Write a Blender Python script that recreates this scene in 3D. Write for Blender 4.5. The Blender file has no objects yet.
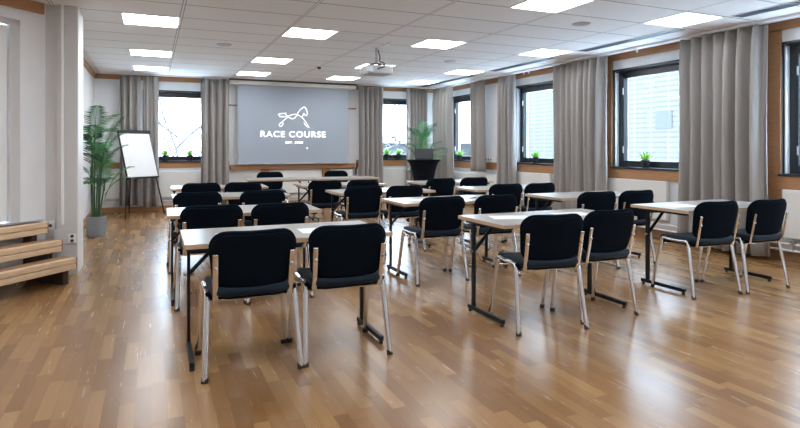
import bpy, bmesh, math, random
from mathutils import Vector, Matrix
random.seed(7)
C = bpy.context.scene.collection
PI = math.pi
R = math.radians

# ------------------------------------------------------------------ materials
def nmat(name):
    m = bpy.data.materials.new(name); m.use_nodes = True
    nt = m.node_tree
    return m, nt, nt.nodes['Principled BSDF']

def N(nt, kind, **kw):
    n = nt.nodes.new(kind)
    for k, v in kw.items():
        setattr(n, k, v)
    return n

def mat(name, col, rough=0.5, metal=0.0, spec=0.5, bump=0.0, bscale=200.0, var=0.0, vscale=6.0, coat=0.0, sheen=0.0, stretch=None):
    m, nt, b = nmat(name)
    b.inputs['Base Color'].default_value = (*col, 1)
    b.inputs['Roughness'].default_value = rough
    b.inputs['Metallic'].default_value = metal
    b.inputs['Specular IOR Level'].default_value = spec
    b.inputs['Coat Weight'].default_value = coat
    b.inputs['Sheen Weight'].default_value = sheen
    tc = N(nt, 'ShaderNodeTexCoord')
    src = tc.outputs['Object']
    if stretch:
        mp = N(nt, 'ShaderNodeMapping'); mp.inputs['Scale'].default_value = stretch
        nt.links.new(src, mp.inputs['Vector']); src = mp.outputs['Vector']
    no = N(nt, 'ShaderNodeTexNoise'); no.inputs['Scale'].default_value = vscale; no.inputs['Detail'].default_value = 4
    nt.links.new(src, no.inputs['Vector'])
    mx = N(nt, 'ShaderNodeMix', data_type='RGBA')
    v = var if var else 0.04
    mx.inputs['A'].default_value = (*[max(0, c * (1 - v)) for c in col], 1)
    mx.inputs['B'].default_value = (*[min(1, c * (1 + v)) for c in col], 1)
    nt.links.new(no.outputs['Fac'], mx.inputs['Factor'])
    nt.links.new(mx.outputs['Result'], b.inputs['Base Color'])
    if bump:
        n2 = N(nt, 'ShaderNodeTexNoise'); n2.inputs['Scale'].default_value = bscale
        nt.links.new(src, n2.inputs['Vector'])
        bp = N(nt, 'ShaderNodeBump'); bp.inputs['Strength'].default_value = bump; bp.inputs['Distance'].default_value = 0.002
        nt.links.new(n2.outputs['Fac'], bp.inputs['Height'])
        nt.links.new(bp.outputs['Normal'], b.inputs['Normal'])
    return m

def emat(name, col, strength):
    m, nt, b = nmat(name)
    b.inputs['Base Color'].default_value = (0.8, 0.8, 0.8, 1)
    b.inputs['Emission Color'].default_value = (*col, 1)
    b.inputs['Emission Strength'].default_value = strength
    return m

def wood(name, c1, c2, scale=(14, 1.2, 14), rough=0.45, nscale=3.0):
    m, nt, b = nmat(name)
    tc = N(nt, 'ShaderNodeTexCoord'); mp = N(nt, 'ShaderNodeMapping')
    mp.inputs['Scale'].default_value = scale
    nt.links.new(tc.outputs['Object'], mp.inputs['Vector'])
    no = N(nt, 'ShaderNodeTexNoise'); no.inputs['Scale'].default_value = nscale; no.inputs['Detail'].default_value = 6
    no.inputs['Distortion'].default_value = 0.6
    nt.links.new(mp.outputs['Vector'], no.inputs['Vector'])
    cr = N(nt, 'ShaderNodeValToRGB')
    cr.color_ramp.elements[0].position = 0.3; cr.color_ramp.elements[0].color = (*c1, 1)
    cr.color_ramp.elements[1].position = 0.7; cr.color_ramp.elements[1].color = (*c2, 1)
    nt.links.new(no.outputs['Fac'], cr.inputs['Fac'])
    nt.links.new(cr.outputs['Color'], b.inputs['Base Color'])
    b.inputs['Roughness'].default_value = rough
    return m

def math_n(nt, op, a, b=None):
    n = N(nt, 'ShaderNodeMath', operation=op)
    for i, v in enumerate((a, b)):
        if v is None: continue
        if isinstance(v, (int, float)): n.inputs[i].default_value = v
        else: nt.links.new(v, n.inputs[i])
    return n.outputs[0]

def floor_material():
    m, nt, b = nmat('oak_parquet')
    tc = N(nt, 'ShaderNodeTexCoord'); sp = N(nt, 'ShaderNodeSeparateXYZ')
    nt.links.new(tc.outputs['Object'], sp.inputs['Vector'])
    xs = math_n(nt, 'DIVIDE', sp.outputs['X'], 0.0715)
    row = math_n(nt, 'FLOOR', xs)
    w = N(nt, 'ShaderNodeTexWhiteNoise', noise_dimensions='1D'); nt.links.new(row, w.inputs['W'])
    ys = math_n(nt, 'ADD', math_n(nt, 'DIVIDE', sp.outputs['Y'], 0.48), math_n(nt, 'MULTIPLY', w.outputs['Value'], 7.0))
    cell = math_n(nt, 'FLOOR', ys)
    cv = N(nt, 'ShaderNodeCombineXYZ'); nt.links.new(row, cv.inputs[0]); nt.links.new(cell, cv.inputs[1])
    w2 = N(nt, 'ShaderNodeTexWhiteNoise', noise_dimensions='3D'); nt.links.new(cv.outputs[0], w2.inputs['Vector'])
    # grain
    mp = N(nt, 'ShaderNodeMapping'); mp.inputs['Scale'].default_value = (22, 1.6, 1)
    ad = N(nt, 'ShaderNodeVectorMath', operation='ADD')
    nt.links.new(tc.outputs['Object'], ad.inputs[0])
    sc = N(nt, 'ShaderNodeVectorMath', operation='SCALE'); sc.inputs['Scale'].default_value = 9.0
    nt.links.new(w2.outputs['Color'], sc.inputs[0]); nt.links.new(sc.outputs[0], ad.inputs[1])
    nt.links.new(ad.outputs[0], mp.inputs['Vector'])
    no = N(nt, 'ShaderNodeTexNoise'); no.inputs['Scale'].default_value = 2.0; no.inputs['Detail'].default_value = 7; no.inputs['Distortion'].default_value = 0.8
    nt.links.new(mp.outputs['Vector'], no.inputs['Vector'])
    tone = math_n(nt, 'ADD', math_n(nt, 'MULTIPLY', w2.outputs['Value'], 0.70), math_n(nt, 'MULTIPLY', no.outputs['Fac'], 0.26))
    cr = N(nt, 'ShaderNodeValToRGB'); e = cr.color_ramp.elements
    e[0].position = 0.0; e[0].color = (0.185, 0.088, 0.031, 1)
    e[1].position = 1.0; e[1].color = (0.50, 0.31, 0.14, 1)
    for p, c in ((0.25, (0.245, 0.125, 0.047)), (0.55, (0.295, 0.158, 0.062)), (0.8, (0.365, 0.208, 0.087))):
        k = cr.color_ramp.elements.new(p); k.color = (*c, 1)
    nt.links.new(tone, cr.inputs['Fac'])
    # gaps between strips
    fx = math_n(nt, 'FRACT', xs); fy = math_n(nt, 'FRACT', ys)
    gx = math_n(nt, 'MINIMUM', fx, math_n(nt, 'SUBTRACT', 1.0, fx))
    gy = math_n(nt, 'MULTIPLY', math_n(nt, 'MINIMUM', fy, math_n(nt, 'SUBTRACT', 1.0, fy)), 6.7)
    g = math_n(nt, 'MINIMUM', gx, gy)
    gap = math_n(nt, 'LESS_THAN', g, 0.018)
    mx = N(nt, 'ShaderNodeMix', data_type='RGBA')
    nt.links.new(math_n(nt, 'MULTIPLY', gap, 0.32), mx.inputs['Factor'])
    nt.links.new(cr.outputs['Color'], mx.inputs['A']); mx.inputs['B'].default_value = (0.07, 0.035, 0.016, 1)
    nt.links.new(mx.outputs['Result'], b.inputs['Base Color'])
    ro = N(nt, 'ShaderNodeMapRange'); ro.inputs['To Min'].default_value = 0.22; ro.inputs['To Max'].default_value = 0.30
    nt.links.new(no.outputs['Fac'], ro.inputs['Value']); nt.links.new(ro.outputs[0], b.inputs['Roughness'])
    b.inputs['Specular IOR Level'].default_value = 0.6
    big = N(nt, 'ShaderNodeTexNoise'); big.inputs['Scale'].default_value = 9.0
    nt.links.new(tc.outputs['Object'], big.inputs['Vector'])
    bp = N(nt, 'ShaderNodeBump'); bp.inputs['Strength'].default_value = 0.12; bp.inputs['Distance'].default_value = 0.002
    nt.links.new(big.outputs['Fac'], bp.inputs['Height'])
    nt.links.new(bp.outputs['Normal'], b.inputs['Normal'])
    return m

def ceiling_material():
    m, nt, b = nmat('mineral_ceiling_tiles')
    tc = N(nt, 'ShaderNodeTexCoord'); sp = N(nt, 'ShaderNodeSeparateXYZ')
    nt.links.new(tc.outputs['Object'], sp.inputs['Vector'])
    fx = math_n(nt, 'FRACT', math_n(nt, 'DIVIDE', math_n(nt, 'SUBTRACT', sp.outputs['X'], 0.3), 1.2))
    fy = math_n(nt, 'FRACT', math_n(nt, 'DIVIDE', sp.outputs['Y'], 0.6))
    dx = math_n(nt, 'MULTIPLY', math_n(nt, 'MINIMUM', fx, math_n(nt, 'SUBTRACT', 1.0, fx)), 1.2)
    dy = math_n(nt, 'MULTIPLY', math_n(nt, 'MINIMUM', fy, math_n(nt, 'SUBTRACT', 1.0, fy)), 0.6)
    bar = math_n(nt, 'LESS_THAN', dx, 0.010)
    edge = math_n(nt, 'MAXIMUM', math_n(nt, 'LESS_THAN', dx, 0.0165), math_n(nt, 'LESS_THAN', dy, 0.008))
    wn = N(nt, 'ShaderNodeTexNoise'); wn.inputs['Scale'].default_value = 60; wn.inputs['Detail'].default_value = 3
    nt.links.new(tc.outputs['Object'], wn.inputs['Vector'])
    # every tile its own faint shade
    cx = math_n(nt, 'FLOOR', math_n(nt, 'DIVIDE', math_n(nt, 'SUBTRACT', sp.outputs['X'], 0.3), 1.2))
    cy = math_n(nt, 'FLOOR', math_n(nt, 'DIVIDE', sp.outputs['Y'], 0.6))
    cv = N(nt, 'ShaderNodeCombineXYZ'); nt.links.new(cx, cv.inputs[0]); nt.links.new(cy, cv.inputs[1])
    w2 = N(nt, 'ShaderNodeTexWhiteNoise', noise_dimensions='3D'); nt.links.new(cv.outputs[0], w2.inputs['Vector'])
    base = N(nt, 'ShaderNodeMix', data_type='RGBA')
    base.inputs['A'].default_value = (0.83, 0.83, 0.835, 1); base.inputs['B'].default_value = (0.90, 0.895, 0.895, 1)
    nt.links.new(math_n(nt, 'ADD', math_n(nt, 'MULTIPLY', wn.outputs['Fac'], 0.6), math_n(nt, 'MULTIPLY', w2.outputs['Value'], 0.4)), base.inputs['Factor'])
    m1 = N(nt, 'ShaderNodeMix', data_type='RGBA'); nt.links.new(edge, m1.inputs['Factor'])
    nt.links.new(base.outputs['Result'], m1.inputs['A']); m1.inputs['B'].default_value = (0.27, 0.26, 0.27, 1)
    m2 = N(nt, 'ShaderNodeMix', data_type='RGBA'); nt.links.new(bar, m2.inputs['Factor'])
    nt.links.new(m1.outputs['Result'], m2.inputs['A']); m2.inputs['B'].default_value = (0.88, 0.89, 0.92, 1)
    nt.links.new(m2.outputs['Result'], b.inputs['Base Color'])
    b.inputs['Roughness'].default_value = 0.85
    bp = N(nt, 'ShaderNodeBump'); bp.inputs['Strength'].default_value = 0.2; bp.inputs['Distance'].default_value = 0.004
    nt.links.new(math_n(nt, 'SUBTRACT', 1.0, edge), bp.inputs['Height']); nt.links.new(bp.outputs['Normal'], b.inputs['Normal'])
    return m

def glass_material():
    m = bpy.data.materials.new('window_glass'); m.use_nodes = True
    nt = m.node_tree; nt.nodes.clear()
    out = N(nt, 'ShaderNodeOutputMaterial'); tr = N(nt, 'ShaderNodeBsdfTransparent'); gl = N(nt, 'ShaderNodeBsdfGlossy')
    tr.inputs['Color'].default_value = (0.95, 0.98, 1.0, 1); gl.inputs['Roughness'].default_value = 0.02
    fr = N(nt, 'ShaderNodeLayerWeight'); fr.inputs['Blend'].default_value = 0.5
    mx = N(nt, 'ShaderNodeMixShader')
    f5 = math_n(nt, 'ADD', math_n(nt, 'MULTIPLY', math_n(nt, 'POWER', fr.outputs['Facing'], 5.0), 0.9), 0.03)
    nt.links.new(f5, mx.inputs[0]); nt.links.new(tr.outputs[0], mx.inputs[1]); nt.links.new(gl.outputs[0], mx.inputs[2])
    nt.links.new(mx.outputs[0], out.inputs['Surface'])
    return m

def facade_material():
    m, nt, b = nmat('pale_ribbed_facade')
    tc = N(nt, 'ShaderNodeTexCoord'); sp = N(nt, 'ShaderNodeSeparateXYZ')
    nt.links.new(tc.outputs['Object'], sp.inputs['Vector'])
    fz = math_n(nt, 'FRACT', math_n(nt, 'DIVIDE', sp.outputs['Z'], 0.26))
    lz = math_n(nt, 'LESS_THAN', fz, 0.38)
    fy = math_n(nt, 'FRACT', math_n(nt, 'DIVIDE', sp.outputs['Y'], 1.1))
    ly = math_n(nt, 'LESS_THAN', fy, 0.05)
    mx = N(nt, 'ShaderNodeMix', data_type='RGBA'); nt.links.new(lz, mx.inputs['Factor'])
    mx.inputs['A'].default_value = (0.068, 0.063, 0.059, 1); mx.inputs['B'].default_value = (0.040, 0.040, 0.040, 1)
    m2 = N(nt, 'ShaderNodeMix', data_type='RGBA'); nt.links.new(ly, m2.inputs['Factor'])
    nt.links.new(mx.outputs['Result'], m2.inputs['A']); m2.inputs['B'].default_value = (0.09, 0.085, 0.08, 1)
    nt.links.new(m2.outputs['Result'], b.inputs['Base Color']); b.inputs['Roughness'].default_value = 0.7
    return m

def curtain_material():
    m = mat('grey_beige_curtain_cloth', (0.40, 0.372, 0.352), 0.85, bump=0.3, bscale=900, var=0.07, vscale=3.0, sheen=0.15)
    nt = m.node_tree; b = nt.nodes['Principled BSDF']
    out = [n for n in nt.nodes if n.type == 'OUTPUT_MATERIAL'][0]
    tl = N(nt, 'ShaderNodeBsdfTranslucent'); tl.inputs['Color'].default_value = (0.5, 0.46, 0.43, 1)
    mx = N(nt, 'ShaderNodeMixShader'); mx.inputs[0].default_value = 0.22
    nt.links.new(b.outputs[0], mx.inputs[1]); nt.links.new(tl.outputs[0], mx.inputs[2]); nt.links.new(mx.outputs[0], out.inputs['Surface'])
    return m

M = dict(
    floor=floor_material(), ceiling=ceiling_material(), glass=glass_material(), facade=facade_material(), curtain=curtain_material(),
    wall=mat('white_wall_paint', (0.80, 0.81, 0.825), 0.7, bump=0.05, bscale=300),
    wall_warm=mat('light_grey_wall_paint', (0.60, 0.585, 0.575), 0.7),
    wall_side=mat('white_gloss_wall_paint', (0.85, 0.86, 0.87), 0.45),
    trimwood=wood('stained_beech_trim', (0.36, 0.175, 0.075), (0.46, 0.235, 0.105), (2, 2, 30), 0.45),
    pine=wood('pale_pine', (0.62, 0.42, 0.25), (0.78, 0.60, 0.41), (3, 3, 40), 0.5),
    pine_dark=wood('worn_brown_pine', (0.20, 0.105, 0.055), (0.34, 0.19, 0.10), (3, 3, 3), 0.45),
    dark_wood=mat('dark_brown_timber', (0.05, 0.028, 0.02), 0.6),
    fabric=mat('black_chair_fabric', (0.003, 0.007, 0.0125), 0.95, bump=0.5, bscale=700, sheen=0.0, spec=0.04, var=0.25, vscale=30),
    fabric_seat=mat('dark_blue_black_seat_fabric', (0.007, 0.018, 0.032), 0.8, bump=0.5, bscale=700, sheen=0.10, spec=0.2, var=0.25, vscale=30),
    shell=mat('black_plastic', (0.003, 0.006, 0.011), 0.7, spec=0.05),
    rubber=mat('black_rubber', (0.012, 0.012, 0.012), 0.6),
    chrome=mat('chrome', (0.78, 0.78, 0.79), 0.12, metal=1.0),
    steel=mat('brushed_steel', (0.55, 0.56, 0.58), 0.3, metal=1.0),
    blackmetal=mat('black_powder_coat', (0.006, 0.008, 0.012), 0.42, spec=0.3),
    top=mat('grey_white_laminate', (0.33, 0.315, 0.30), 0.28, var=0.03, vscale=40),
    edge=wood('beech_edge_band', (0.50, 0.34, 0.22), (0.60, 0.43, 0.29), (2, 20, 20), 0.4),
    paper=mat('white_paper', (0.86, 0.87, 0.88), 0.6),
    frame=mat('black_window_frame', (0.012, 0.016, 0.024), 0.35),
    reveal=mat('pale_reveal_paint', (0.70, 0.76, 0.82), 0.5),
    radiator=mat('cream_radiator_enamel', (0.74, 0.73, 0.70), 0.4),
    white=mat('white_plastic', (0.80, 0.80, 0.80), 0.4),
    lightgrey=mat('light_grey_plastic', (0.42, 0.42, 0.42), 0.5),
    greymetal=mat('grey_perforated_metal', (0.07, 0.09, 0.12), 0.5, var=0.6, vscale=50),
    pot=mat('grey_ceramic_pot', (0.27, 0.30, 0.33), 0.5),
    soil=mat('dark_soil', (0.03, 0.02, 0.015), 0.9),
    blackpot=mat('black_pot', (0.015, 0.02, 0.025), 0.4),
    leaf=mat('palm_green', (0.025, 0.16, 0.055), 0.45, var=0.5, vscale=8),
    leaf2=mat('light_palm_green', (0.11, 0.33, 0.12), 0.45, var=0.4, vscale=8),
    lime=mat('bright_succulent_green', (0.30, 0.62, 0.12), 0.5, var=0.3, vscale=30),
    stem=mat('green_stem', (0.06, 0.13, 0.06), 0.5, var=0.4, vscale=20),
    screen=mat('projection_screen_cloth', (0.355, 0.405, 0.475), 0.75, var=0.05, vscale=0.8),
    logo=emat('projected_white_light', (0.93, 0.97, 1.0), 1.0),
    diffuser=emat('lit_diffuser', (0.92, 0.96, 1.0), 6.5),
    laptop=mat('dark_grey_aluminium', (0.035, 0.036, 0.04), 0.5),
    cloth=mat('black_stretch_cloth', (0.004, 0.006, 0.010), 0.8, spec=0.15),
    snow=mat('snowy_ground', (0.85, 0.88, 0.92), 0.8),
    bark=mat('frosted_bark', (0.055, 0.052, 0.055), 0.9),
    spruce=mat('frosted_spruce', (0.10, 0.11, 0.115), 0.9, var=0.4, vscale=3),
    farwhite=mat('pale_blue_render', (0.046, 0.047, 0.048), 0.8),
    darkgap=mat('dark_plastic_and_shadow_strip', (0.03, 0.035, 0.045), 0.6),
)

# ------------------------------------------------------------------ mesh builder
class MB:
    def __init__(s): s.bm = bmesh.new()
    def box(s, x0, x1, y0, y1, z0, z1, mtx=None):
        vs = [s.bm.verts.new((x, y, z)) for z in (z0, z1) for y in (y0, y1) for x in (x0, x1)]
        if mtx is not None:
            for v in vs: v.co = mtx @ v.co
        for f in ((0,2,3,1), (4,5,7,6), (0,1,5,4), (2,6,7,3), (0,4,6,2), (1,3,7,5)):
            s.bm.faces.new([vs[i] for i in f])
        return s
    def sweep(s, pts, rx, ry=None, n=10, up=(1, 0, 0), caps=True, radii=None):
        """tube with an elliptical section; rx along the 'up' hint, ry across"""
        ry = ry or rx
        pts = [Vector(p) for p in pts]; rings = []
        for i, p in enumerate(pts):
            t = (pts[min(i + 1, len(pts) - 1)] - pts[max(i - 1, 0)]).normalized()
            u = Vector(up); u = u - t * u.dot(t)
            if u.length < 1e-4:
                u = Vector((0, 1, 0)) - t * t.y
                if u.length < 1e-4: u = Vector((0, 0, 1)) - t * t.z
            u.normalize(); w = t.cross(u)
            k = radii[i] if radii else 1.0
            rings.append([s.bm.verts.new(p + u * math.cos(a) * rx * k + w * math.sin(a) * ry * k) for a in [2 * PI * j / n for j in range(n)]])
        for a, b in zip(rings, rings[1:]):
            for j in range(n): s.bm.faces.new((a[j], a[(j + 1) % n], b[(j + 1) % n], b[j]))
        if caps:
            s.bm.faces.new(rings[0][::-1]); s.bm.faces.new(rings[-1])
        return s
    def lathe(s, prof, n=24, c=(0, 0, 0), cap=True):
        rings = [[s.bm.verts.new((c[0] + r * math.cos(2 * PI * j / n), c[1] + r * math.sin(2 * PI * j / n), c[2] + z)) for j in range(n)] for r, z in prof]
        for a, b in zip(rings, rings[1:]):
            for j in range(n): s.bm.faces.new((a[j], a[(j + 1) % n], b[(j + 1) % n], b[j]))
        if cap:
            s.bm.faces.new(rings[0][::-1]); s.bm.faces.new(rings[-1])
        return s
    def face(s, *pts):
        s.bm.faces.new([s.bm.verts.new(p) for p in pts]); return s
    def build(s, name, m, parent=None, smooth=False, bevel=0.0, seg=2, subsurf=0, solid=0.0):
        bmesh.ops.recalc_face_normals(s.bm, faces=s.bm.faces)
        me = bpy.data.meshes.new(name); s.bm.to_mesh(me); s.bm.free()
        o = bpy.data.objects.new(name, me); C.objects.link(o)
        me.materials.append(M[m] if isinstance(m, str) else m)
        if smooth:
            for p in me.polygons: p.use_smooth = True
        if solid:
            d = o.modifiers.new('solid', 'SOLIDIFY'); d.thickness = solid; d.offset = 0
        if bevel:
            d = o.modifiers.new('bevel', 'BEVEL'); d.width = bevel; d.segments = seg; d.limit_method = 'ANGLE'
        if subsurf:
            d = o.modifiers.new('sub', 'SUBSURF'); d.levels = subsurf; d.render_levels = subsurf
        if parent: o.parent = parent
        return o

def struct(o): o['kind'] = 'structure'; return o
def tag(o, label, cat, group=None, kind=None):
    if label: o['label'] = label
    if cat: o['category'] = cat
    if group: o['group'] = group
    if kind: o['kind'] = kind
    return o
def empty(name, loc=(0, 0, 0), rz=0):
    o = bpy.data.objects.new(name, None); C.objects.link(o)
    o.location = loc; o.rotation_euler = (0, 0, rz); o.empty_display_size = 0.1
    return o
def copy_tree(o, parent=None):
    c = o.copy(); C.objects.link(c)
    if parent is not None: c.parent = parent
    for ch in kids[o.name] if o.name in kids else list(o.children): copy_tree(ch, c)
    return c
kids = {}
def arc(c, r, a0, a1, n, plane='yz', x=0):
    out = []
    for i in range(n + 1):
        a = a0 + (a1 - a0) * i / n
        out.append((x, c[0] + r * math.cos(a), c[1] + r * math.sin(a)))
    return out
def smooth_path(pts, it=3):
    pts = [Vector(p) for p in pts]
    for _ in range(it):
        new = [pts[0]]
        for a, b in zip(pts, pts[1:]):
            new += [a * 0.75 + b * 0.25, a * 0.25 + b * 0.75]
        new.append(pts[-1]); pts = new
    return pts

# ------------------------------------------------------------------ the room
XR, YB, XL, ZC = 6.5, 12.3, -1.0, 2.68
YN = -3.0            # wall behind the camera
XLL = -3.6           # left wall beside the camera
T = 0.3
P0 = Vector((-0.985, 6.53, 0)); A43 = R(43)
dW = Vector((-math.sin(A43), -math.cos(A43), 0))      # oblique wall runs towards the camera's left
nW = Vector((math.cos(A43), -math.sin(A43), 0))       # its outward normal
tEnd = (P0.x - XLL) / -dW.x
P1 = P0 + dW * tEnd

struct(MB().box(XLL - .3, XR + T, YN - .3, YB + T, -0.15, 0).build('floor', 'floor'))
struct(MB().box(XLL - .3, XR + T, YN - .3, YB + T, ZC, ZC + 0.15).build('ceiling', 'ceiling'))

WZ0, WZ1 = 0.96, 2.42
rw = [(2.80, 4.10), (5.35, 6.65), (7.90, 9.20), (10.45, 11.87), (0.25, 1.55), (-2.3, -1.0)]
def wall_boxes(lo, hi, holes, z0, z1, put):
    holes = sorted(holes); e = lo
    for a, b in holes:
        put(e, a, 0, ZC); put(a, b, 0, z0); put(a, b, z1, ZC); e = b
    put(e, hi, 0, ZC)
b = MB(); wall_boxes(YN - .3, YB + T, rw, WZ0, WZ1, lambda a, c, z0, z1: b.box(XR, XR + T, a, c, z0, z1))
struct(b.build('wall_right', 'wall'))
bw = [(-0.12, 1.14), (4.66, 5.86)]
BZ0, BZ1 = 0.98, 2.38
b = MB(); wall_boxes(XL - .3, XR, bw, BZ0, BZ1, lambda a, c, z0, z1: b.box(a, c, YB, YB + T, z0, z1))
struct(b.build('wall_back', 'wall'))
struct(MB().box(XL - .3, XL, 6.95, YB, 0, ZC).build('wall_left', 'wall_side'))
b = MB(); b.box(XLL - .3, XR, YN - .3, YN, 0, ZC); struct(b.build('wall_rear', 'wall'))
b = MB(); b.box(XLL - .3, XLL, YN, P1.y + .2, 0, ZC); struct(b.build('wall_left_near', 'wall'))

def obl(t, n, z): v = P0 + dW * t + nW * n; return Vector((v.x, v.y, z))
def obox(mb, t0, t1, n0, n1, z0, z1):
    vs = [mb.bm.verts.new(obl(t, n, z)) for z in (z0, z1) for n in (n0, n1) for t in (t0, t1)]
    for f in ((0,2,3,1), (4,5,7,6), (0,1,5,4), (2,6,7,3), (0,4,6,2), (1,3,7,5)): mb.bm.faces.new([vs[i] for i in f])
    return mb
# oblique wall with the door opening t .31 .. 1.25
b = MB(); obox(b, -0.2, 0.335, -0.2, 0, 0, ZC); obox(b, 0.335, 1.27, -0.2, 0, 2.42, ZC); obox(b, 0.335, 1.27, -0.2, 0, 0, 0.555); obox(b, 1.27, tEnd + .3, -0.2, 0, 0, ZC)
struct(b.build('wall_corner', 'wall_side'))
# door
dr = empty('door_1', obl(0.8, 0, 0.56)); struct(dr)
def opart(name, m, specs, parent=dr, bevel=0.004, origin=None):
    mb = MB()
    for s_ in specs: obox(mb, *s_)
    for v in mb.bm.verts: v.co -= parent.location
    return mb.build(name, m, parent, bevel=bevel)
opart('door_frame', 'wall_warm', [(0.235, 0.30, 0.0, 0.02, 0.56, 2.465), (0.235, 1.36, 0.0, 0.02, 2.405, 2.465), (0.30, 1.30, 0, 0.02, 0.556, 0.57), (0.30, 0.335, -0.05, 0.028, 0.56, 2.42), (1.27, 1.30, -0.05, 0.028, 0.56, 2.42), (1.30, 1.36, 0, 0.02, 0.56, 2.465)])
opart('door_leaf', 'wall_side', [(0.341, 1.264, -0.045, -0.008, 0.575, 2.40)])
opart('door_handle', 'steel', [(1.17, 1.20, -0.03, 0.02, 1.55, 1.58), (1.08, 1.20, 0.01, 0.03, 1.555, 1.575)])

# grey wall between the oblique wall and the column, and the column itself
struct(MB().box(-1.3, -0.84, 6.56, 6.95, 0, ZC).build('wall_recess', 'wall_warm'))
struct(MB().box(-0.85, -0.675, 6.50, 6.95, 0, ZC).build('wall_column', 'wall_warm'))
struct(MB().box(-0.675, -0.668, 6.50, 6.955, 0, ZC).build('wall_column_side', 'wall_side'))
struct(MB().box(-0.815, -0.79, 6.478, 6.50, 0.5, ZC - .001).build('trim_1', 'wall_side', bevel=.004))
struct(MB().box(-0.88, -0.676, 6.492, 6.50, 0.30, 0.46).build('trim_2', 'wall_warm', bevel=.004))

# wooden top trims, sill bands, baseboards, posts
tw = 'trimwood'
TZ = 2.585
b = MB(); b.box(XL, 1.46, YB - .03, YB, TZ, ZC); b.box(4.3, XR, YB - .03, YB, TZ, ZC); struct(b.build('trim_3', tw, bevel=.003))
struct(MB().box(XR - .03, XR, YN, YB - .03, TZ, ZC).build('trim_4', tw, bevel=.003))
struct(MB().box(XL, XL + .03, 6.96, YB - .03, TZ, ZC).build('trim_5', tw, bevel=.003))
b = MB(); obox(b, -0.005, tEnd, 0, 0.035, 2.575, ZC); struct(b.build('trim_6', tw, bevel=.003))
b = MB(); b.box(XL, 1.5, YB - .02, YB, 0.85, 0.975); b.box(4.3, XR, YB - .02, YB, 0.82, 0.975); struct(b.build('trim_7', tw, bevel=.003))
struct(MB().box(XR - .03, XR, YN, YB - .02, 0.80, 0.945).build('trim_8', tw, bevel=.003))
b = MB(); b.box(1.51, 4.24, YB - .12, YB, 0.80, 0.895); struct(b.build('trim_9', tw, bevel=.004))
k = 10
for x0, x1 in ((2.15, 2.32), (3.50, 3.68)):
    struct(MB().box(x0, x1, YB - .04, YB, 0.1, 0.80).build('trim_%d' % k, tw, bevel=.003)); k += 1
for a, c in rw:
    struct(MB().box(XR - .025, XR, c + .01, c + .17, 0.1, 0.80).build('trim_%d' % k, tw, bevel=.003)); k += 1
    struct(MB().box(XR - .025, XR, c + .01, c + .17, 0.945, TZ).build('trim_%d' % k, tw, bevel=.003)); k += 1
b = MB(); b.box(1.46, 1.66, YB - .02, YB, 2.13, 2.16); b.box(4.08, 4.3, YB - .02, YB, 2.13, 2.16); struct(b.build('trim_%d' % k, tw)); k += 1
struct(MB().box(XL, XR, YB - .02, YB, 0, .10).build('baseboard_back', tw, bevel=.003))
struct(MB().box(XL, XL + .02, 6.96, YB - .02, 0, .11).build('baseboard_left', tw, bevel=.003))
struct(MB().box(XR - .02, XR, YN, YB - .02, 0, .12).build('baseboard_right', 'pine_dark', bevel=.003))

# ------------------------------------------------------------------ windows
wi = 1
def make_window(axis, a, c, z0, z1):
    global wi
    w = empty('window_%d' % wi, ((XR, (a + c) / 2, z0) if axis == 'x' else ((a + c) / 2, YB, z0))); wi += 1
    struct(w)
    def bx(mb, s0, s1, d0, d1, za, zb):
        if axis == 'x': mb.box(d0, d1, s0 - (a + c) / 2, s1 - (a + c) / 2, za - z0, zb - z0)
        else: mb.box(s0 - (a + c) / 2, s1 - (a + c) / 2, d0, d1, za - z0, zb - z0)
    m = MB(); L = .028                                  # black outer lip
    bx(m, a - L, a, -.012, .03, z0 - .01, z1 + L); bx(m, c, c + L, -.012, .03, z0 - .01, z1 + L); bx(m, a, c, -.012, .03, z1, z1 + L)
    m.build('window_casing', 'frame', w, bevel=.003)
    m = MB(); bx(m, a, a + .01, .03, .14, z0, z1); bx(m, c - .01, c, .03, .14, z0, z1)
    m.build('window_reveal', 'reveal', w)
    m = MB(); bx(m, a + .01, c - .01, .03, .14, z1 - .012, z1); m.build('window_head', 'frame', w)
    m = MB(); bx(m, a - L, c + L, -.05, .14, z0 - .015, z0 + .012)
    m.build('window_sill', 'frame', w, bevel=.003)
    m = MB(); F_ = .105; d0, d1 = .10, .19
    bx(m, a + .005, a + F_, d0, d1, z0, z1); bx(m, c - F_, c - .005, d0, d1, z0, z1)
    bx(m, a + F_, c - F_, d0, d1, z1 - F_, z1); bx(m, a + F_, c - F_, d0, d1, z0 + .01, z0 + F_)
    m.build('window_frame', 'frame', w, bevel=.006)
    m = MB(); bx(m, a + F_ - .01, c - F_ + .01, .15, .158, z0 + F_ - .01, z1 - F_ + .01)
    m.build('glass', 'glass', w)
    for z in (z0 + .22, z1 - .35):
        m = MB(); bx(m, c - F_ + .002, c - F_ + .014, .088, .10, z, z + .10); m.build('hinge', 'steel', w)
for a, c in rw: make_window('x', a, c, WZ0, WZ1)
for a, c in bw: make_window('y', a, c, BZ0, BZ1)

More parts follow.
